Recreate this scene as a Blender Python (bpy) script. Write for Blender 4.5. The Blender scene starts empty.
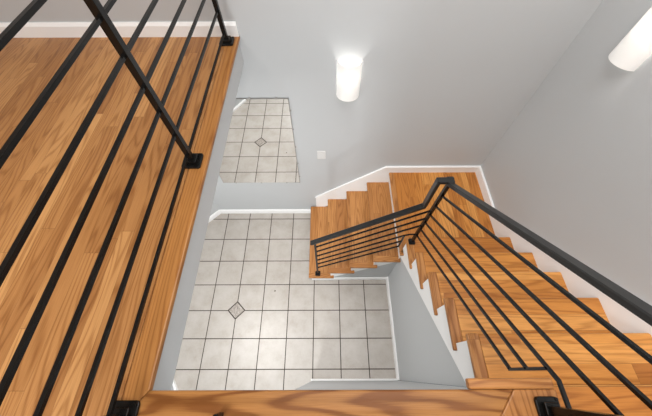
import bpy, bmesh, math
from mathutils import Vector, Matrix

C = bpy.context.scene.collection
S = bpy.context.scene
R = math.radians

# ------------------------------------------------------------------ camera
ZC = 3.5626
cam_d = bpy.data.cameras.new('camera')
cam = bpy.data.objects.new('camera', cam_d)
C.objects.link(cam)
cam_d.sensor_width = 36
cam_d.lens = 289.6 / 652 * 36
cam_d.clip_start = 0.02
cam.matrix_world = (Matrix.Translation((0, 0, ZC)) @ Matrix.Rotation(0.0016, 4, 'Z')
                    @ Matrix.Rotation(R(29.7027), 4, 'X') @ Matrix.Rotation(-0.0052, 4, 'Z'))
S.camera = cam

# ------------------------------------------------------------------ world, lights, exposure
S.view_settings.view_transform = 'Standard'
S.view_settings.look = 'None'
S.view_settings.gamma = 1
S.view_settings.use_curve_mapping = False
S.view_settings.exposure = 0.0
w = bpy.data.worlds.new('world')
S.world = w
w.use_nodes = True
w.node_tree.nodes['Background'].inputs[0].default_value = (0.9, 0.95, 1, 1)
w.node_tree.nodes['Background'].inputs[1].default_value = 0.2


def area(name, loc, rot, sx, sy, power, col):
    d = bpy.data.lights.new(name, 'AREA')
    d.shape = 'RECTANGLE'
    d.size, d.size_y, d.energy, d.color = sx, sy, power, col
    o = bpy.data.objects.new(name, d)
    o.location = loc
    o.rotation_euler = rot
    C.objects.link(o)
    return o


area('ceiling_fill_void', (0.55, 0.50, 4.86), (0, 0, 0), 2.1, 2.4, 92, (1, 0.985, 0.97))  # unseen soft fill added over the stairwell for general light
area('ceiling_fill_hall', (-1.7, -1.9, 4.86), (0, 0, 0), 1.2, 1.0, 75, (1, 0.98, 0.96))  # added fill for the hall floor and wall, no fixture there
area('entry_daylight', (-0.49, -1.13, 1.2), (R(90), 0, 0), 0.22, 0.34, 23, (0.93, 0.97, 1))
area('entry_fill', (-1.15, 0.5, 2.235), (0, 0, 0), 0.8, 0.9, 34, (1, 0.97, 0.94))  # unseen fill added under the slab to brighten lower walls and tiles


# ------------------------------------------------------------------ node helpers
def new_mat(name):
    m = bpy.data.materials.new(name)
    m.use_nodes = True
    nt = m.node_tree
    return m, nt, nt.nodes['Principled BSDF']


class N:
    """small expression helper over a node tree"""
    def __init__(s, nt):
        s.nt = nt

    def node(s, t, **k):
        n = s.nt.nodes.new(t)
        for a, b in k.items():
            setattr(n, a, b)
        return n

    def put(s, sock, v):
        if hasattr(v, 'links') or hasattr(v, 'is_linked'):
            s.nt.links.new(v, sock)
        else:
            sock.default_value = v

    def m(s, op, a, b=0.0, c=0.0):
        n = s.node('ShaderNodeMath', operation=op)
        s.put(n.inputs[0], a)
        s.put(n.inputs[1], b)
        s.put(n.inputs[2], c)
        return n.outputs[0]

    def vec(s, x, y, z):
        n = s.node('ShaderNodeCombineXYZ')
        s.put(n.inputs[0], x)
        s.put(n.inputs[1], y)
        s.put(n.inputs[2], z)
        return n.outputs[0]

    def xyz(s):
        g = s.node('ShaderNodeNewGeometry')
        n = s.node('ShaderNodeSeparateXYZ')
        s.nt.links.new(g.outputs['Position'], n.inputs[0])
        return n.outputs

    def noise(s, v, scale=1, detail=2, rough=0.5):
        n = s.node('ShaderNodeTexNoise')
        s.nt.links.new(v, n.inputs['Vector'])
        n.inputs['Scale'].default_value = scale
        n.inputs['Detail'].default_value = detail
        n.inputs['Roughness'].default_value = rough
        return n.outputs[0]

    def white(s, v):
        n = s.node('ShaderNodeTexWhiteNoise')
        s.nt.links.new(v, n.inputs['Vector'])
        return n.outputs['Value']

    def ramp(s, f, stops):
        n = s.node('ShaderNodeValToRGB')
        e = n.color_ramp.elements
        while len(e) < len(stops):
            e.new(0.5)
        for i, (p, c) in enumerate(stops):
            e[i].position = p
            e[i].color = (*c, 1)
        s.nt.links.new(f, n.inputs[0])
        return n.outputs[0]

    def mix(s, f, a, b, mode='MIX'):
        n = s.node('ShaderNodeMix', data_type='RGBA', blend_type=mode)
        s.put(n.inputs[0], f)
        s.put(n.inputs[6], a)
        s.put(n.inputs[7], b)
        return n.outputs[2]

    def bump(s, h, bsdf, strength=0.2, dist=0.002):
        n = s.node('ShaderNodeBump')
        n.inputs['Strength'].default_value = strength
        n.inputs['Distance'].default_value = dist
        s.nt.links.new(h, n.inputs['Height'])
        s.nt.links.new(n.outputs[0], bsdf.inputs['Normal'])


def paint(name, col, rough=0.6, tex=0.05):
    m, nt, b = new_mat(name)
    n = N(nt)
    b.inputs['Base Color'].default_value = (*col, 1)
    b.inputs['Roughness'].default_value = rough
    g = n.node('ShaderNodeNewGeometry')
    n.bump(n.noise(g.outputs['Position'], 160, 2), b, tex, 0.002)
    return m


def oak(name, along, width, length, tones, seed=0.0, rough=0.34, gap=0.010, ring_k=0.68, stretch=0.8, rings=120.0):
    """oak strips running along one world axis, each strip with its own tone and grain"""
    m, nt, b = new_mat(name)
    n = N(nt)
    X, Y, Z = n.xyz()
    a, c = (X, Y) if along == 'X' else (Y, X)
    c = n.m('ADD', c, seed)
    ci = n.m('DIVIDE', c, width)
    i = n.m('FLOOR', ci)
    zi = n.m('FLOOR', n.m('MULTIPLY', n.m('ADD', Z, 0.012), 10.0))
    r1 = n.white(n.vec(i, zi, seed + 3.3))
    ai = n.m('ADD', n.m('DIVIDE', a, length), n.m('MULTIPLY', r1, 7.3))
    j = n.m('FLOOR', ai)
    rnd = n.white(n.vec(i, j, n.m('ADD', zi, seed + 9.1)))
    # cathedral grain: contour lines of a stretched noise field
    off = n.m('MULTIPLY', rnd, 57.0)
    cz = n.m('ADD', c, n.m('MULTIPLY', Z, 0.6))
    f = n.noise(n.vec(n.m('MULTIPLY', cz, 9.0), n.m('MULTIPLY', a, stretch), off), 1.0, 1.5, 0.45)
    ring = n.m('SINE', n.m('MULTIPLY', f, rings))
    ring = n.m('MULTIPLY_ADD', ring, 0.5, 0.5)
    ring = n.m('POWER', ring, 3.0)
    fib = n.noise(n.vec(n.m('MULTIPLY', cz, 420.0), n.m('MULTIPLY', a, 9.0), off), 1.0, 3, 0.6)
    blot = n.noise(n.vec(n.m('MULTIPLY', cz, 16.0), n.m('MULTIPLY', a, 2.5), n.m('ADD', off, 4.0)), 1.0, 2, 0.5)
    col = n.ramp(rnd, tones)
    dark = n.mix(1.0, col, (0.50, 0.39, 0.29, 1), 'MULTIPLY')
    k = n.m('MULTIPLY', ring, ring_k)
    k = n.m('ADD', k, n.m('MULTIPLY', n.m('SUBTRACT', fib, 0.40), 1.25))
    k = n.m('ADD', k, n.m('MULTIPLY', n.m('SUBTRACT', blot, 0.5), 0.5))
    kn = n.node('ShaderNodeClamp')
    nt.links.new(k, kn.inputs[0])
    col = n.mix(kn.outputs[0], col, dark)
    # joints between strips and at their ends
    fr = n.m('FRACT', ci)
    e1 = n.m('MINIMUM', fr, n.m('SUBTRACT', 1.0, fr))
    g1 = n.m('LESS_THAN', e1, gap)
    fe = n.m('FRACT', ai)
    g2 = n.m('LESS_THAN', n.m('MULTIPLY', fe, length), 0.0016)
    g = n.m('MAXIMUM', g1, g2)
    col = n.mix(n.m('MULTIPLY', g, 0.6), col, (0.10, 0.045, 0.015, 1))
    nt.links.new(col, b.inputs['Base Color'])
    b.inputs['Roughness'].default_value = rough
    b.inputs['Specular IOR Level'].default_value = 0.28
    h = n.m('SUBTRACT', n.m('MULTIPLY', fib, 0.25), g)
    n.bump(h, b, 0.12, 0.001)
    return m


T_FLOOR = [(0.0, (0.37, 0.168, 0.056)), (0.35, (0.45, 0.215, 0.074)), (0.7, (0.50, 0.25, 0.09)), (1.0, (0.58, 0.305, 0.115))]
T_TREAD = [(0.0, (0.42, 0.158, 0.034)), (0.35, (0.53, 0.214, 0.046)), (0.7, (0.60, 0.258, 0.060)), (1.0, (0.69, 0.33, 0.092))]
T_LOWER = [(0.0, (0.40, 0.172, 0.054)), (0.5, (0.47, 0.212, 0.066)), (1.0, (0.53, 0.25, 0.084))]
T_NOSE = [(0.0, (0.36, 0.158, 0.044)), (0.5, (0.40, 0.180, 0.052)), (1.0, (0.44, 0.20, 0.06))]
MAT = {}
MAT['hall_oak'] = oak('hall_oak', 'Y', 0.057, 1.25, T_FLOOR, 0.013, ring_k=0.55, stretch=0.8, rings=100.0)
MAT['landing_oak'] = oak('landing_oak', 'Y', 0.083, 2.2, T_TREAD, 0.02, ring_k=0.55, stretch=0.6, rings=90.0)
MAT['tread_oak_x'] = oak('tread_oak_x', 'X', 0.088, 1.7, T_TREAD, 0.051, ring_k=0.5, stretch=0.7, rings=70.0)
MAT['tread_oak_y'] = oak('tread_oak_y', 'Y', 0.079, 1.9, T_LOWER, 0.031, ring_k=0.5, stretch=0.7, rings=85.0)
MAT['return_oak_y'] = oak('return_oak_y', 'Y', 0.5, 3.0, T_LOWER, 0.17)
MAT['return_oak_x'] = oak('return_oak_x', 'X', 0.5, 3.0, T_LOWER, 0.27)
MAT['nosing_oak_y'] = oak('nosing_oak_y', 'Y', 1.0, 4.1, T_NOSE, 0.93, ring_k=0.5, stretch=0.5, rings=90.0)
MAT['nosing_oak_x'] = oak('nosing_oak_x', 'X', 1.0, 4.0, T_NOSE, 0.73, ring_k=1.05, stretch=1.3, rings=62.0)
MAT['wall'] = paint('grey_wall_paint', (0.495, 0.51, 0.517), 0.55, 0.06)
MAT['white'] = paint('white_trim_paint', (0.88, 0.88, 0.875), 0.38, 0.02)
MAT['ceiling'] = paint('ceiling_paint', (0.80, 0.80, 0.79), 0.8)

m, nt, b = new_mat('black_metal')
b.inputs['Base Color'].default_value = (0.005, 0.0046, 0.0042, 1)
b.inputs['Roughness'].default_value = 0.27
b.inputs['Specular IOR Level'].default_value = 0.28
n = N(nt)
g = n.node('ShaderNodeNewGeometry')
n.bump(n.noise(g.outputs['Position'], 240, 2), b, 0.04, 0.001)
MAT['metal'] = m
m2 = m.copy()
m2.name = 'satin_black_metal'
b2 = m2.node_tree.nodes['Principled BSDF']
b2.inputs['Base Color'].default_value = (0.011, 0.0105, 0.010, 1)
b2.inputs['Roughness'].default_value = 0.30
b2.inputs['Specular IOR Level'].default_value = 0.5
MAT['satin'] = m2

m, nt, b = new_mat('mirror_glass')
b.inputs['Base Color'].default_value = (0.93, 0.93, 0.92, 1)
b.inputs['Metallic'].default_value = 1
b.inputs['Roughness'].default_value = 0.0
MAT['mirror'] = m
m, nt, b = new_mat('mirror_edge')
b.inputs['Base Color'].default_value = (0.30, 0.29, 0.27, 1)
b.inputs['Roughness'].default_value = 0.3
MAT['mirror_edge'] = m
m, nt, b = new_mat('clear_clip')
b.inputs['Base Color'].default_value = (0.35, 0.34, 0.32, 1)
b.inputs['Roughness'].default_value = 0.25
MAT['clip'] = m
m, nt, b = new_mat('switch_plastic')
b.inputs['Base Color'].default_value = (0.66, 0.66, 0.65, 1)
b.inputs['Roughness'].default_value = 0.3
MAT['plastic'] = m
m, nt, b = new_mat('nickel')
b.inputs['Base Color'].default_value = (0.6, 0.58, 0.55, 1)
b.inputs['Metallic'].default_value = 1
b.inputs['Roughness'].default_value = 0.3
MAT['nickel'] = m
m, nt, b = new_mat('opal_glass_lit')
b.inputs['Base Color'].default_value = (0.85, 0.84, 0.82, 1)
b.inputs['Roughness'].default_value = 0.35
b.inputs['Emission Color'].default_value = (1, 0.985, 0.96, 1)
b.inputs['Emission Strength'].default_value = 0.2
tl = nt.nodes.new('ShaderNodeBsdfTranslucent')
tl.inputs[0].default_value = (0.9, 0.89, 0.87, 1)
mx = nt.nodes.new('ShaderNodeMixShader')
mx.inputs[0].default_value = 0.25
nt.links.new(b.outputs[0], mx.inputs[1])
nt.links.new(tl.outputs[0], mx.inputs[2])
nt.links.new(mx.outputs[0], nt.nodes['Material Output'].inputs[0])
MAT['opal'] = m

# --- ground floor tile
GX, GY, TS = -1.3654, 1.8593, 0.30358
m, nt, b = new_mat('ceramic_floor_tile')
n = N(nt)
X, Y, Z = n.xyz()
fx = n.m('DIVIDE', n.m('SUBTRACT', X, GX), TS)
fy = n.m('DIVIDE', n.m('SUBTRACT', Y, GY), TS)
frx, fry = n.m('FRACT', fx), n.m('FRACT', fy)
ex = n.m('MINIMUM', frx, n.m('SUBTRACT', 1.0, frx))
ey = n.m('MINIMUM', fry, n.m('SUBTRACT', 1.0, fry))
line = n.m('LESS_THAN', n.m('MINIMUM', ex, ey), 0.0150)
# diamond inset at one crossing
dd = n.m('ADD', n.m('ABSOLUTE', n.m('SUBTRACT', X, -1.0635)), n.m('ABSOLUTE', n.m('SUBTRACT', Y, 0.6475)))
in_d = n.m('LESS_THAN', dd, 0.098)
rim = n.m('MULTIPLY', n.m('LESS_THAN', dd, 0.106), n.m('GREATER_THAN', dd, 0.089))
line = n.m('MULTIPLY', line, n.m('SUBTRACT', 1.0, in_d))
line = n.m('MAXIMUM', line, rim)
rt = n.white(n.vec(n.m('FLOOR', fx), n.m('FLOOR', fy), 1.0))
pv = n.vec(X, Y, n.m('MULTIPLY', rt, 20.0))
mot = n.noise(pv, 7.0, 4, 0.6)
fine = n.noise(pv, 60.0, 3, 0.6)
col = n.ramp(n.m('ADD', n.m('MULTIPLY', mot, 0.8), n.m('MULTIPLY', fine, 0.2)),
             [(0.25, (0.335, 0.298, 0.257)), (0.5, (0.41, 0.377, 0.34)), (0.75, (0.465, 0.437, 0.407))])
col = n.mix(n.m('MULTIPLY', rt, 0.12), col, (0.46, 0.43, 0.39, 1))
dcol = n.ramp(n.noise(pv, 42.0, 4, 0.7), [(0.3, (0.13, 0.11, 0.09)), (0.5, (0.30, 0.265, 0.235)), (0.7, (0.46, 0.43, 0.39))])
col = n.mix(in_d, col, dcol)
col = n.mix(line, col, (0.032, 0.021, 0.014, 1))
spot = n.m('LESS_THAN', n.m('ADD', n.m('POWER', n.m('SUBTRACT', X, -0.628), 2.0), n.m('POWER', n.m('SUBTRACT', Y, 0.872), 2.0)), 0.00009)
col = n.mix(spot, col, (0.09, 0.07, 0.05, 1))
nt.links.new(col, b.inputs['Base Color'])
nt.links.new(n.m('MULTIPLY_ADD', line, 0.4, 0.33), b.inputs['Roughness'])
n.bump(n.m('ADD', n.m('MULTIPLY', line, -1.0), n.m('MULTIPLY', mot, 0.25)), b, 0.25, 0.003)
MAT['tile'] = m


# ------------------------------------------------------------------ mesh helpers
class MB:
    def __init__(s):
        s.bm = bmesh.new()

    def hexa(s, p):
        v = [s.bm.verts.new(q) for q in p]
        for f in ((3, 2, 1, 0), (4, 5, 6, 7), (0, 1, 5, 4), (1, 2, 6, 5), (2, 3, 7, 6), (3, 0, 4, 7)):
            s.bm.faces.new([v[i] for i in f])
        return s

    def box(s, x0, x1, y0, y1, z0, z1):
        return s.hexa([(x0, y0, z0), (x1, y0, z0), (x1, y1, z0), (x0, y1, z0),
                       (x0, y0, z1), (x1, y0, z1), (x1, y1, z1), (x0, y1, z1)])

    def prism(s, poly, axis, a, b):
        """poly: 2D outline; axis: extrusion axis"""
        def P(u, v, t):
            return {'X': (t, u, v), 'Y': (u, t, v), 'Z': (u, v, t)}[axis]
        A = [s.bm.verts.new(P(u, v, a)) for u, v in poly]
        B = [s.bm.verts.new(P(u, v, b)) for u, v in poly]
        k = len(poly)
        s.bm.faces.new(A)
        s.bm.faces.new(B[::-1])
        for i in range(k):
            s.bm.faces.new([A[i], B[i], B[(i + 1) % k], A[(i + 1) % k]])
        return s

    def sweep(s, pts, prof, ups):
        """profile (side, up) swept along a polyline with mitred joints; one up vector per segment"""
        pts = [Vector(p) for p in pts]
        k = len(pts) - 1
        D = [(pts[i + 1] - pts[i]).normalized() for i in range(k)]
        for i in range(k):
            d = D[i]
            u = Vector(ups[i] if isinstance(ups, list) else ups)
            u = (u - d * u.dot(d)).normalized()
            sd = d.cross(u)
            n0 = (d + D[i - 1]).normalized() if i else d
            n1 = (d + D[i + 1]).normalized() if i < k - 1 else d
            A, B = [], []
            for a, c in prof:
                o = sd * a + u * c
                t0 = -(o.dot(n0)) / d.dot(n0)
                t1 = -(o.dot(n1)) / d.dot(n1)
                A.append(s.bm.verts.new(pts[i] + o + d * t0))
                B.append(s.bm.verts.new(pts[i + 1] + o + d * t1))
            s.bm.faces.new(A[::-1])
            s.bm.faces.new(B)
            q = len(prof)
            for j in range(q):
                s.bm.faces.new([A[j], A[(j + 1) % q], B[(j + 1) % q], B[j]])
        return s

    def build(s, name, mat, parent=None, bevel=0.0, seg=2, smooth=False):
        bmesh.ops.recalc_face_normals(s.bm, faces=s.bm.faces[:])
        me = bpy.data.meshes.new(name)
        s.bm.to_mesh(me)
        s.bm.free()
        me.materials.append(MAT[mat])
        if smooth:
            for p in me.polygons:
                p.use_smooth = True
        o = bpy.data.objects.new(name, me)
        C.objects.link(o)
        if parent:
            o.parent = parent
            top = parent
            mat_p = parent.matrix_basis.copy()
            if parent.parent:
                mat_p = parent.parent.matrix_basis @ parent.matrix_parent_inverse @ mat_p
            o.matrix_parent_inverse = mat_p.inverted()
        if bevel:
            md = o.modifiers.new('bevel', 'BEVEL')
            md.width = bevel
            md.segments = seg
            md.limit_method = 'ANGLE'
            md.angle_limit = R(40)
        return o


def sq(w, h=None):
    h = w if h is None else h
    return [(-w / 2, -h / 2), (w / 2, -h / 2), (w / 2, h / 2), (-w / 2, h / 2)]


def struct(o):
    o['kind'] = 'structure'
    return o


def thing(name, loc, label, cat, group=None):
    o = bpy.data.objects.new(name, None)
    o.location = loc
    o.empty_display_size = 0.1
    C.objects.link(o)
    o['label'] = label
    o['category'] = cat
    if group:
        o['group'] = group
    return o


# ------------------------------------------------------------------ dimensions
ZU = 2.4538            # upper floor
ZL = 0.9417            # stair landing
YW = 1.965             # back wall
XW = 1.690             # right wall
CEIL = 4.9
r1, t1, Y1, XS = 0.2, 0.22416, 1.0736, 0.7207
r2, t2, XL, YLF = 0.18834, 0.2286, 0.7053, 0.9755
TH = 0.027
YB = 1.948             # face of skirts on the back wall
XB = 1.667             # face of the skirt on the right wall
EX, EY = -0.5756, -0.0475   # edges of the upper floor

# ------------------------------------------------------------------ setting
struct(MB().box(-2.5, 0.80, -1.32, YW + 0.1, -0.06, 0).build('floor', 'tile'))
struct(MB().box(-3.6, 1.80, YW, YW + 0.12, -0.06, CEIL).build('wall_back', 'wall'))
struct(MB().box(XW, XW + 0.12, -2.6, YW, 0, CEIL).build('wall_right', 'wall'))
struct(MB().box(-3.72, -3.6, -2.6, YW, ZU - 0.2, CEIL).build('wall_left', 'wall'))
struct(MB().box(-3.6, 1.80, -2.72, -2.6, ZU - 0.2, CEIL).build('wall_near', 'wall'))
struct(MB().box(-3.72, 1.81, -2.72, YW + 0.12, CEIL, CEIL + 0.1).build('ceiling', 'ceiling'))
# upper hall floor, its structural slab and edges
hall = MB().prism([(-3.6, -2.6), (0.60, -2.6), (0.60, -0.14), (-0.66, -0.14), (-0.66, YW), (-3.6, YW)], 'Z', ZU - 0.03, ZU)
struct(hall.build('floor_upper', 'hall_oak'))
slab = MB().prism([(-3.6, -2.6), (0.72, -2.6), (0.72, -0.066), (-0.594, -0.066), (-0.594, YW), (-3.6, YW)], 'Z', 2.26, ZU - 0.031)
struct(slab.build('trim_1', 'wall'))
# nosing boards round the opening (mitred)
struct(MB().prism([(EX, EY), (EX, YW), (-0.66, YW), (-0.66, -0.14)], 'Z', ZU - 0.024, ZU + 0.001).build('trim_2', 'nosing_oak_y', bevel=0.006))
struct(MB().prism([(EX, EY), (-0.66, -0.14), (0.525, -0.14), (0.606, EY)], 'Z', ZU - 0.024, ZU + 0.001).build('trim_3', 'nosing_oak_x', bevel=0.006))
struct(MB().prism([(0.606, EY), (0.525, -0.14), (0.60, -0.14), (0.60, -2.6), (0.742, -2.6), (0.742, EY)], 'Z', ZU - 0.024, ZU + 0.001).build('trim_4', 'return_oak_y', bevel=0.004))
struct(MB().prism([(0.463, EY + 0.0005), (0.742, EY + 0.0005), (0.742, -0.016), (0.463, -0.016)], 'Z', ZU - 0.026, ZU + 0.0005).build('trim_5', 'return_oak_x', bevel=0.006))

# ground-floor walls
struct(MB().box(-0.15, 0.7195, -0.18, -0.066, 0, 2.26).build('wall_front', 'wall'))
struct(MB().box(-0.15, -0.03, -1.2, -0.18, 0, 2.26).build('wall_corridor', 'wall'))
struct(MB().prism([(-1.485, YW), (-2.30, 1.15), (-2.42, 1.15), (-1.485, YW + 0.10)], 'Z', 0, 2.26).build('wall_angled_back', 'wall'))
struct(MB().box(-2.42, -2.30, 0.75, 1.15, 0, 2.26).build('wall_bay', 'wall'))
struct(MB().prism([(-2.16, 0.75), (-1.44, -0.35), (-1.44, -0.58), (-2.30, 0.75)], 'Z', 0, 2.26).build('wall_angled_front', 'wall'))
struct(MB().box(-1.56, -1.44, -1.2, -0.35, 0, 2.26).build('wall_entry', 'wall'))
struct(MB().box(-1.56, -0.03, -1.32, -1.2, 0, 2.26).build('wall_door', 'wall'))
# unseen sidelight added to house the entry light inferred from the shadows
m, nt, b = new_mat('daylit_pane')
b.inputs['Base Color'].default_value = (0.8, 0.85, 0.9, 1)
b.inputs['Roughness'].default_value = 0.05
b.inputs['Emission Color'].default_value = (0.93, 0.97, 1, 1)
b.inputs['Emission Strength'].default_value = 2.0
MAT['pane'] = m
wf = MB()
for a in ((-0.60, -0.57, 1.02, 1.38), (-0.41, -0.38, 1.02, 1.38), (-0.57, -0.41, 1.35, 1.38), (-0.57, -0.41, 1.02, 1.05)):
    wf.box(a[0], a[1], -1.1995, -1.17, a[2], a[3])
wf = struct(wf.build('window_1', 'white'))
MB().box(-0.57, -0.41, -1.1995, -1.19, 1.05, 1.35).build('pane', 'pane', wf)
# wall below the upper flight (its face looks to the left)
struct(MB().prism([(-0.066, 0), (1.02, 0), (1.02, 0.80), (-0.066, 1.79)], 'X', 0.750, 0.80).build('wall_stair', 'wall'))
# wall below the lower flight
struct(MB().prism([(-0.14, 0), (0.749, 0), (0.749, 0.72), (-0.12, 0.005)], 'Y', 1.020, 1.06).build('wall_flight', 'wall'))


# baseboards
def base_profile(h, t=0.016):
    return [(0, 0), (t, 0), (t, h - 0.018), (t * 0.45, h), (0, h)]


def baseboard(name, p, q, side, z, h=0.085, t=0.016):
    """board along p -> q, standing off to the given side"""
    p, q = Vector((*p, z)), Vector((*q, z))
    d = (q - p).normalized()
    sd = Vector((-d.y, d.x, 0)) * side
    mb = MB()
    A = [mb.bm.verts.new(p + sd * a + Vector((0, 0, c))) for a, c in base_profile(h, t)]
    B = [mb.bm.verts.new(q + sd * a + Vector((0, 0, c))) for a, c in base_profile(h, t)]
    mb.bm.faces.new(A)
    mb.bm.faces.new(B[::-1])
    for i in range(5):
        mb.bm.faces.new([A[i], B[i], B[(i + 1) % 5], A[(i + 1) % 5]])
    return struct(mb.build(name, 'white'))


baseboard('baseboard_upper', (-3.6, YW), (-0.578, YW), -1, ZU, 0.088, 0.018)
baseboard('baseboard_left', (-3.6, -2.6), (-3.6, YW), -1, ZU, 0.088, 0.018)
baseboard('baseboard_back', (-1.488, YW), (-0.19, YW), -1, 0)
baseboard('baseboard_angled', (-2.30, 1.15), (-1.482, YW), -1, 0)
baseboard('baseboard_bay', (-2.30, 0.75), (-2.30, 1.15), -1, 0)
baseboard('baseboard_entry', (-1.44, -0.35), (-2.16, 0.75), -1, 0, 0.045)
baseboard('baseboard_front', (-0.15, -0.066), (0.75, -0.066), 1, 0)
baseboard('baseboard_corridor', (-0.15, -1.2), (-0.15, -0.05), 1, 0)
baseboard('baseboard_stair', (0.75, -0.066), (0.75, 1.02), 1, 0)
baseboard('baseboard_flight', (-0.16, 1.02), (0.75, 1.02), -1, 0, 0.06)

# ------------------------------------------------------------------ staircase
st = thing('staircase', (0.75, 1.0, 0), 'oak staircase with white risers turning left at a landing above the tiled floor', 'staircase')


def nose(a0, a1, z, sign=1, th=TH):
    """tread section: from the back a1 to a half-round nose at a0"""
    rr = th / 2
    pts = [(a1, z), (a1, z - th)]
    d = 1 if a0 > a1 else -1
    for k in range(0, 7):
        an = -math.pi / 2 + math.pi * k / 6
        pts.append((a0 - d * rr + d * rr * math.cos(an), z - rr + rr * math.sin(an)))
    return pts


zT = [ZL + r1 * k for k in range(0, 8)]
yT = [0] + [Y1 - t1 * (k - 1) for k in range(1, 8)]
RW = 0.062
for k in range(1, 8):
    z, y = zT[k], yT[k]
    back = y - t1 - 0.036
    MB().prism(nose(y, back, z), 'X', XS + RW, XB).build('tread', 'tread_oak_x', st)
    tr = C.objects[-1]
    if k <= 6:
        rt = MB()
        rt.prism([(y - 0.003, XS + 0.003), (y, XS + 0.010), (y, XS + RW), (y - 0.292, XS + RW), (y - 0.292, XS + 0.004), (y - 0.286, XS)], 'Z', z - TH, z)
        # the outline above is in (y, x): swap to world
        for v in rt.bm.verts:
            v.co.x, v.co.y = v.co.y, v.co.x
        rt.build('return_nosing', 'return_oak_y', tr, bevel=0.005)
    MB().box(0.745, XB, y - 0.046, y - 0.030, z - r1, z - TH).build('riser', 'white', st)
# landing boards
ld = MB().prism([(XL + 0.05, YB), (XL + 0.05, 1.03), (XB, 1.03), (XB, YB)], 'Z', ZL - TH, ZL).build('landing', 'landing_oak', st)
MB().prism(nose(XL, XL + 0.051, ZL), 'Y', YLF + 0.03, YB).build('landing_nosing', 'return_oak_y', ld)
MB().box(XL, 0.775, YLF, YLF + 0.055, ZL - TH, ZL).build('landing_return', 'return_oak_x', ld, bevel=0.005)
MB().box(XL + 0.030, XL + 0.044, 1.015, YB, ZL - r2, ZL - TH).build('riser', 'white', st)
# lower flight
for k in (4, 3, 2, 1):
    x, z = XL - t2 * (5 - k), ZL - r2 * (5 - k)
    tr = MB().prism(nose(x, x + t2 + 0.040, z), 'Y', YLF + RW, YB).build('tread', 'tread_oak_y', st)
    MB().prism([(x, YLF + 0.010), (x + 0.004, YLF + 0.003), (x + 0.292, YLF), (x + 0.296, YLF + 0.004), (x + 0.296, YLF + RW), (x, YLF + RW)],
               'Z', z - TH, z).build('return_nosing', 'return_oak_x', tr, bevel=0.005)
    MB().box(x + 0.030, x + 0.044, 1.005, YB, z - r2, z - TH).build('riser', 'white', st)
# stringer of the upper flight: stepped top, straight sloping bottom
top = []
for k in range(1, 6):
    yn_ = yT[k] - 0.030
    top += [(yn_, zT[k] - r1 - TH if k > 1 else ZL - TH), (yn_, zT[k] - TH)]
top += [(-0.0655, zT[5] - TH)]
poly = [(1.012, ZL - TH)] + top[0:] + [(-0.0655, 1.777), (1.012, 0.805)]
MB().prism(poly, 'X', 0.738, 0.7495).build('stringer', 'white', st)
# stringer of the lower flight
poly = [(-0.18, 0.0)]
for k in (1, 2, 3, 4):
    x, z = XL - t2 * (5 - k) + 0.028, ZL - r2 * (5 - k)
    poly += [(x, z - r2 - TH if k > 1 else 0.0), (x, z - TH)]
poly += [(XL + 0.028, ZL - r2 - TH), (XL + 0.028, ZL - TH), (0.7375, ZL - TH), (0.7375, 0.665), (-0.070, 0.0)]
MB().prism(poly[1:], 'Y', 1.006, 1.0195).build('stringer', 'white', st)

# skirt boards on the walls, with a small cap moulding
sk = [(-0.133, 0.10), (-0.133, 0.425), (0.655, 1.040), (XW - 0.001, 1.040), (XW - 0.001, 0.75), (0.75, 0.75)]
s1 = MB().prism(sk, 'Y', YB, YW - 0.0005).build('skirt_board', 'white', st)
MB().sweep([(-0.133, YB - 0.001, 0.418), (0.655, YB - 0.001, 1.033), (XB - 0.004, YB - 0.001, 1.033)], sq(0.012, 0.016), (0, 0, 1)).build('cap_moulding', 'white', s1)
H = 0.24
sl = r1 / t1
yb = -1.0
sk = [(YB, ZL - 0.1), (YB, 1.040), (1.37, 1.040), (yb, 1.040 + (1.37 - yb) * sl * 0.985), (yb, 1.9), (1.0, 0.8)]
s2 = MB().prism(sk, 'X', XB, XW - 0.0005).build('skirt_board', 'white', st)

# ------------------------------------------------------------------ railings
BAR = 0.0115
POST = 0.026


def plate(parent, x, y, z, s=0.045, n_='base_plate'):
    p = MB()
    ring = []
    for cx, cy, a0 in ((1, 1, 0), (-1, 1, 90), (-1, -1, 180), (1, -1, 270)):
        for k in range(4):
            a = R(a0 + 30 * k)
            ring.append((x + cx * (s - 0.012) + 0.012 * math.cos(a), y + cy * (s - 0.012) + 0.012 * math.sin(a)))
    p.prism(ring, 'Z', z, z + 0.012)
    c = s * 0.60
    p.box(x - c, x + c, y - c, y + c, z + 0.011, z + 0.030)
    return p.build(n_, 'metal', parent, bevel=0.003)


def bolt(parent, x, y, z):
    b_ = MB()
    bmesh.ops.create_cone(b_.bm, cap_ends=True, segments=10, radius1=0.006, radius2=0.0045, depth=0.005,
                          matrix=Matrix.Translation((x, y, z)))
    return b_.build('bolt', 'metal', parent)


def post(parent, x, y, z0, z1, s=POST, ps=0.045, bolts=True, name='post'):
    o = MB().box(x - s / 2, x + s / 2, y - s / 2, y + s / 2, z0, z1).build(name, 'metal', parent, bevel=0.0015)
    plate(o, x, y, z0, ps)
    if bolts:
        for a in (-1, 1):
            bolt(o, x + a * ps * 0.8, y + ps * 0.8, z0 + 0.013)
            bolt(o, x + a * ps * 0.8, y - ps * 0.8, z0 + 0.013)
    return o


RAIL = [(-0.021, -0.011), (0.021, -0.011), (0.021, 0.007), (0.017, 0.011), (-0.017, 0.011), (-0.021, 0.007)]

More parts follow.
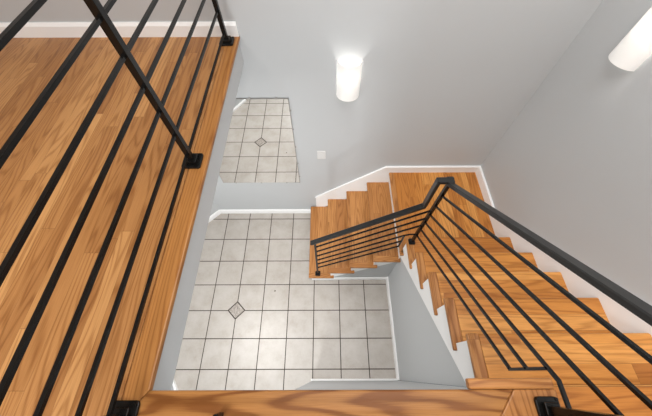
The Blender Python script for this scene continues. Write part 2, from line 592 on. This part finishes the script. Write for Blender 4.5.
br = thing('guard_railing', (-0.645, -0.093, ZU), 'black metal guard railing along the edge of the upper oak hall floor', 'railing')
XR_, YF_ = -0.645, -0.118
ZR = 3.350
MB().sweep([(XR_, 1.925, ZR), (XR_, YF_, ZR), (0.70, YF_, ZR)], RAIL, (0, 0, 1)).build('handrail', 'satin', br)
for y in (0.894, 1.885):
    post(br, XR_, y, ZU, ZR - 0.01)
post(br, XR_ + 0.008, YF_, ZU, ZR - 0.01)
post(br, 0.695, -0.103, ZU, ZR - 0.01, ps=0.037)
BZ = [2.515, 2.645, 2.775, 2.885, 3.000, 3.114, 3.228]
for z in BZ:
    MB().sweep([(XR_, 1.885, z), (XR_, YF_, z)], sq(BAR), (0, 0, 1)).build('bar', 'metal', br)
    MB().sweep([(XR_, YF_, z), (0.70, YF_, z)], sq(BAR), (0, 0, 1)).build('bar', 'metal', br)
MB().sweep([(-0.331, -0.1125, ZU), (-0.331, -0.1125, 2.508), (-0.331, -0.118, 2.515)], sq(0.014), [(0, 1, 0), (0, 0, 1)]).build('support_foot', 'metal', br)

sr = thing('stair_railing', (0.768, 1.021, zT[1]), 'black metal stair railing bending at the landing newel down both oak flights', 'railing')
NX, NY = 0.768, 1.026
LX, LY = -0.103, 1.029
zL1 = ZL - 4 * r2
PX = 0.770
SU = 0.860     # slope of the upper bars
SD = 0.806     # slope of the lower bars
# handrail: down the upper flight, over the newel, dropping and down the lower flight
hz = 2.088
MB().sweep([(PX, -0.115, hz + 1.115 * 0.850), (PX, 1.000, hz), (PX, 1.056, hz)], RAIL, (0, 0, 1)).build('handrail', 'satin', sr)
MB().sweep([(PX + 0.020, 1.032, hz + 0.0015), (0.694, 1.032, hz + 0.0015), (0.694, 1.032, 1.782), (-0.140, 1.032, 1.110)], RAIL,
           [(0, 0, 1), (-1, 0, 0.2), (-0.5, 0, 1)]).build('handrail', 'satin', sr)
post(sr, NX, NY, zT[1], hz - 0.008, 0.024, 0.029, False, 'newel_post')
post(sr, LX, LY, zL1, 1.128, 0.020, 0.030, False, 'newel_post')
up = [1.314, 1.432, 1.556, 1.680, 1.808, 1.942]
for i, z in enumerate(up):
    f = lambda y: z + (1.005 - y) * SU
    if i < 2:
        MB().sweep([(PX, 1.02, f(1.02)), (PX, 0.012, f(0.012))], sq(BAR), (0, 0, 1)).build('bar', 'metal', sr)
    elif i == 2:
        ya = -0.024
        MB().sweep([(PX, 1.02, f(1.02)), (PX, ya, f(ya)), (PX, -0.118, f(ya) + 0.004), (0.70, -0.118, f(ya) + 0.004)], sq(BAR), [(0, 0, 1)] * 3).build('bar', 'metal', sr)
        MB().sweep([(PX, 0.012, up[0] + 0.993 * SU - 0.006), (PX, 0.012, f(0.012))], sq(BAR), (0, 1, 0)).build('connector', 'metal', sr)
    else:
        MB().sweep([(PX, 1.02, f(1.02)), (PX, -0.126, f(-0.126)), (0.70, -0.126, f(-0.126))], sq(BAR), [(0, 0, 1)] * 2).build('bar', 'metal', sr)
lo = [0.405, 0.528, 0.650, 0.772, 0.895, 1.015]
for i, z in enumerate(lo):
    f = lambda x: z + (x - LX) * SD
    if i < 2:
        MB().sweep([(LX, LY, z), (0.674, LY, f(0.674))], sq(BAR), (0, 0, 1)).build('bar', 'metal', sr)
    elif i == 2:
        MB().sweep([(LX, LY, z), (0.674, LY, f(0.674)), (0.715, LY, f(0.674) + 0.02), (NX, LY, f(0.674) + 0.02)], sq(BAR), (0, 0, 1)).build('bar', 'metal', sr)
        MB().sweep([(0.674, LY, lo[0] + 0.777 * SD - 0.006), (0.674, LY, f(0.674))], sq(BAR), (1, 0, 0)).build('connector', 'metal', sr)
    else:
        MB().sweep([(LX, LY, z), (NX, LY, f(NX))], sq(BAR), (0, 0, 1)).build('bar', 'metal', sr)

# ------------------------------------------------------------------ wall mirror
mx0, mx1, mz0, mz1 = -1.215, -0.306, 0.738, 1.947
mr = thing('wall_mirror', (-0.76, YW, mz0), 'frameless wall mirror with small clips reflecting the tiled floor', 'mirror')
gl = MB().box(mx0, mx1, YW - 0.006, YW - 0.0005, mz0, mz1).build('mirror_glass', 'mirror', mr)
e = MB()
for a in ((mx0, mx0 + 0.004, mz0, mz1), (mx1 - 0.006, mx1, mz0, mz1), (mx0, mx1, mz1 - 0.008, mz1), (mx0, mx1, mz0, mz0 + 0.003)):
    e.box(a[0], a[1], YW - 0.0068, YW - 0.0005, a[2], a[3])
e.build('mirror_edge', 'mirror_edge', mr)
clips = [(mx0 + 0.15, mz0), (mx0 + 0.45, mz0), (mx0 + 0.75, mz0), (mx1 - 0.10, mz1), (mx1 - 0.32, mz1), (mx1 - 0.5, mz1), (mx1, mz0 + 0.12),
         (mx1, mz0 + 0.36), (mx1, mz0 + 0.62), (mx1, mz0 + 0.86), (mx1, mz0 + 1.08)]
for x, z in clips:
    MB().box(x - 0.008, x + 0.008, YW - 0.010, YW - 0.0005, z - 0.008, z + 0.008).build('clip', 'clip', mr, bevel=0.002)

# ------------------------------------------------------------------ light switch
sw = thing('light_switch', (-0.047, YW, 1.165), 'white square light switch plate on the grey wall below the sconce', 'light switch')
MB().box(-0.092, -0.004, YW - 0.006, YW - 0.0005, 1.170, 1.292).build('switch_plate', 'plastic', sw, bevel=0.003)
MB().hexa([(-0.060, YW - 0.012, 1.205), (-0.036, YW - 0.012, 1.205), (-0.036, YW - 0.005, 1.205), (-0.060, YW - 0.005, 1.205),
           (-0.060, YW - 0.008, 1.257), (-0.036, YW - 0.008, 1.257), (-0.036, YW - 0.005, 1.257), (-0.060, YW - 0.005, 1.257)]).build('switch_rocker', 'plastic', sw)

# ------------------------------------------------------------------ wall sconces
SW_, SH_, SD_ = 0.090, 0.298, 0.086      # half width, height, depth


def sconce(loc, rz, label, power):
    o = thing('wall_sconce', loc, label, 'wall lamp', 'half round wall sconces')
    o.rotation_euler = (0, 0, rz)
    M = o.matrix_basis

    def put(mb, name, mat, **k):
        ob = mb.build(name, mat, None, **k)
        ob.parent = o
        return ob
    sh = MB()
    n_ = 20
    rings = []
    for rad, zz in ((1.0, 0.0), (1.0, SH_), (0.955, SH_), (0.955, 0.0)):
        rings.append([sh.bm.verts.new((SW_ * rad * math.cos(math.pi * i / n_), -0.008 - SD_ * rad * math.sin(math.pi * i / n_), zz)) for i in range(n_ + 1)])
    for a in range(4):
        A, B = rings[a], rings[(a + 1) % 4]
        for i in range(n_):
            sh.bm.faces.new([A[i], A[i + 1], B[i + 1], B[i]])
    for i in (0, n_):
        sh.bm.faces.new([rings[a][i] for a in range(4)])
    put(sh, 'glass_shade', 'opal')
    put(MB().box(-0.05, 0.05, -0.010, 0.0, 0.06, 0.24), 'back_plate', 'plastic', bevel=0.002)
    for sx in (-1, 1):
        s_ = MB()
        bmesh.ops.create_cone(s_.bm, cap_ends=True, segments=10, radius1=0.005, radius2=0.004, depth=0.008,
                              matrix=Matrix.Translation((sx * (SW_ + 0.002), -0.016, 0.150)) @ Matrix.Rotation(R(90), 4, 'Y'))
        put(s_, 'shade_screw', 'nickel')
    bl = MB()
    bmesh.ops.create_uvsphere(bl.bm, u_segments=12, v_segments=8, radius=0.02, matrix=Matrix.Translation((0, -0.045, 0.19)))
    put(bl, 'bulb', 'opal', smooth=True)
    d = bpy.data.lights.new('bulb_light', 'POINT')
    d.energy, d.shadow_soft_size, d.color = power, 0.024, (1, 0.965, 0.92)
    lo_ = bpy.data.objects.new('bulb_light', d)
    C.objects.link(lo_)
    lo_.parent = o
    lo_.location = (0, -0.056, 0.19)
    return o


sconce((0.176, YW, 1.983), 0, 'half round white glass sconce glowing on the back wall above the light switch', 2.0)
sconce((XW, 1.515, 2.555), R(-90), 'half round white glass sconce on the right wall, cut by the photo edge', 1.8)
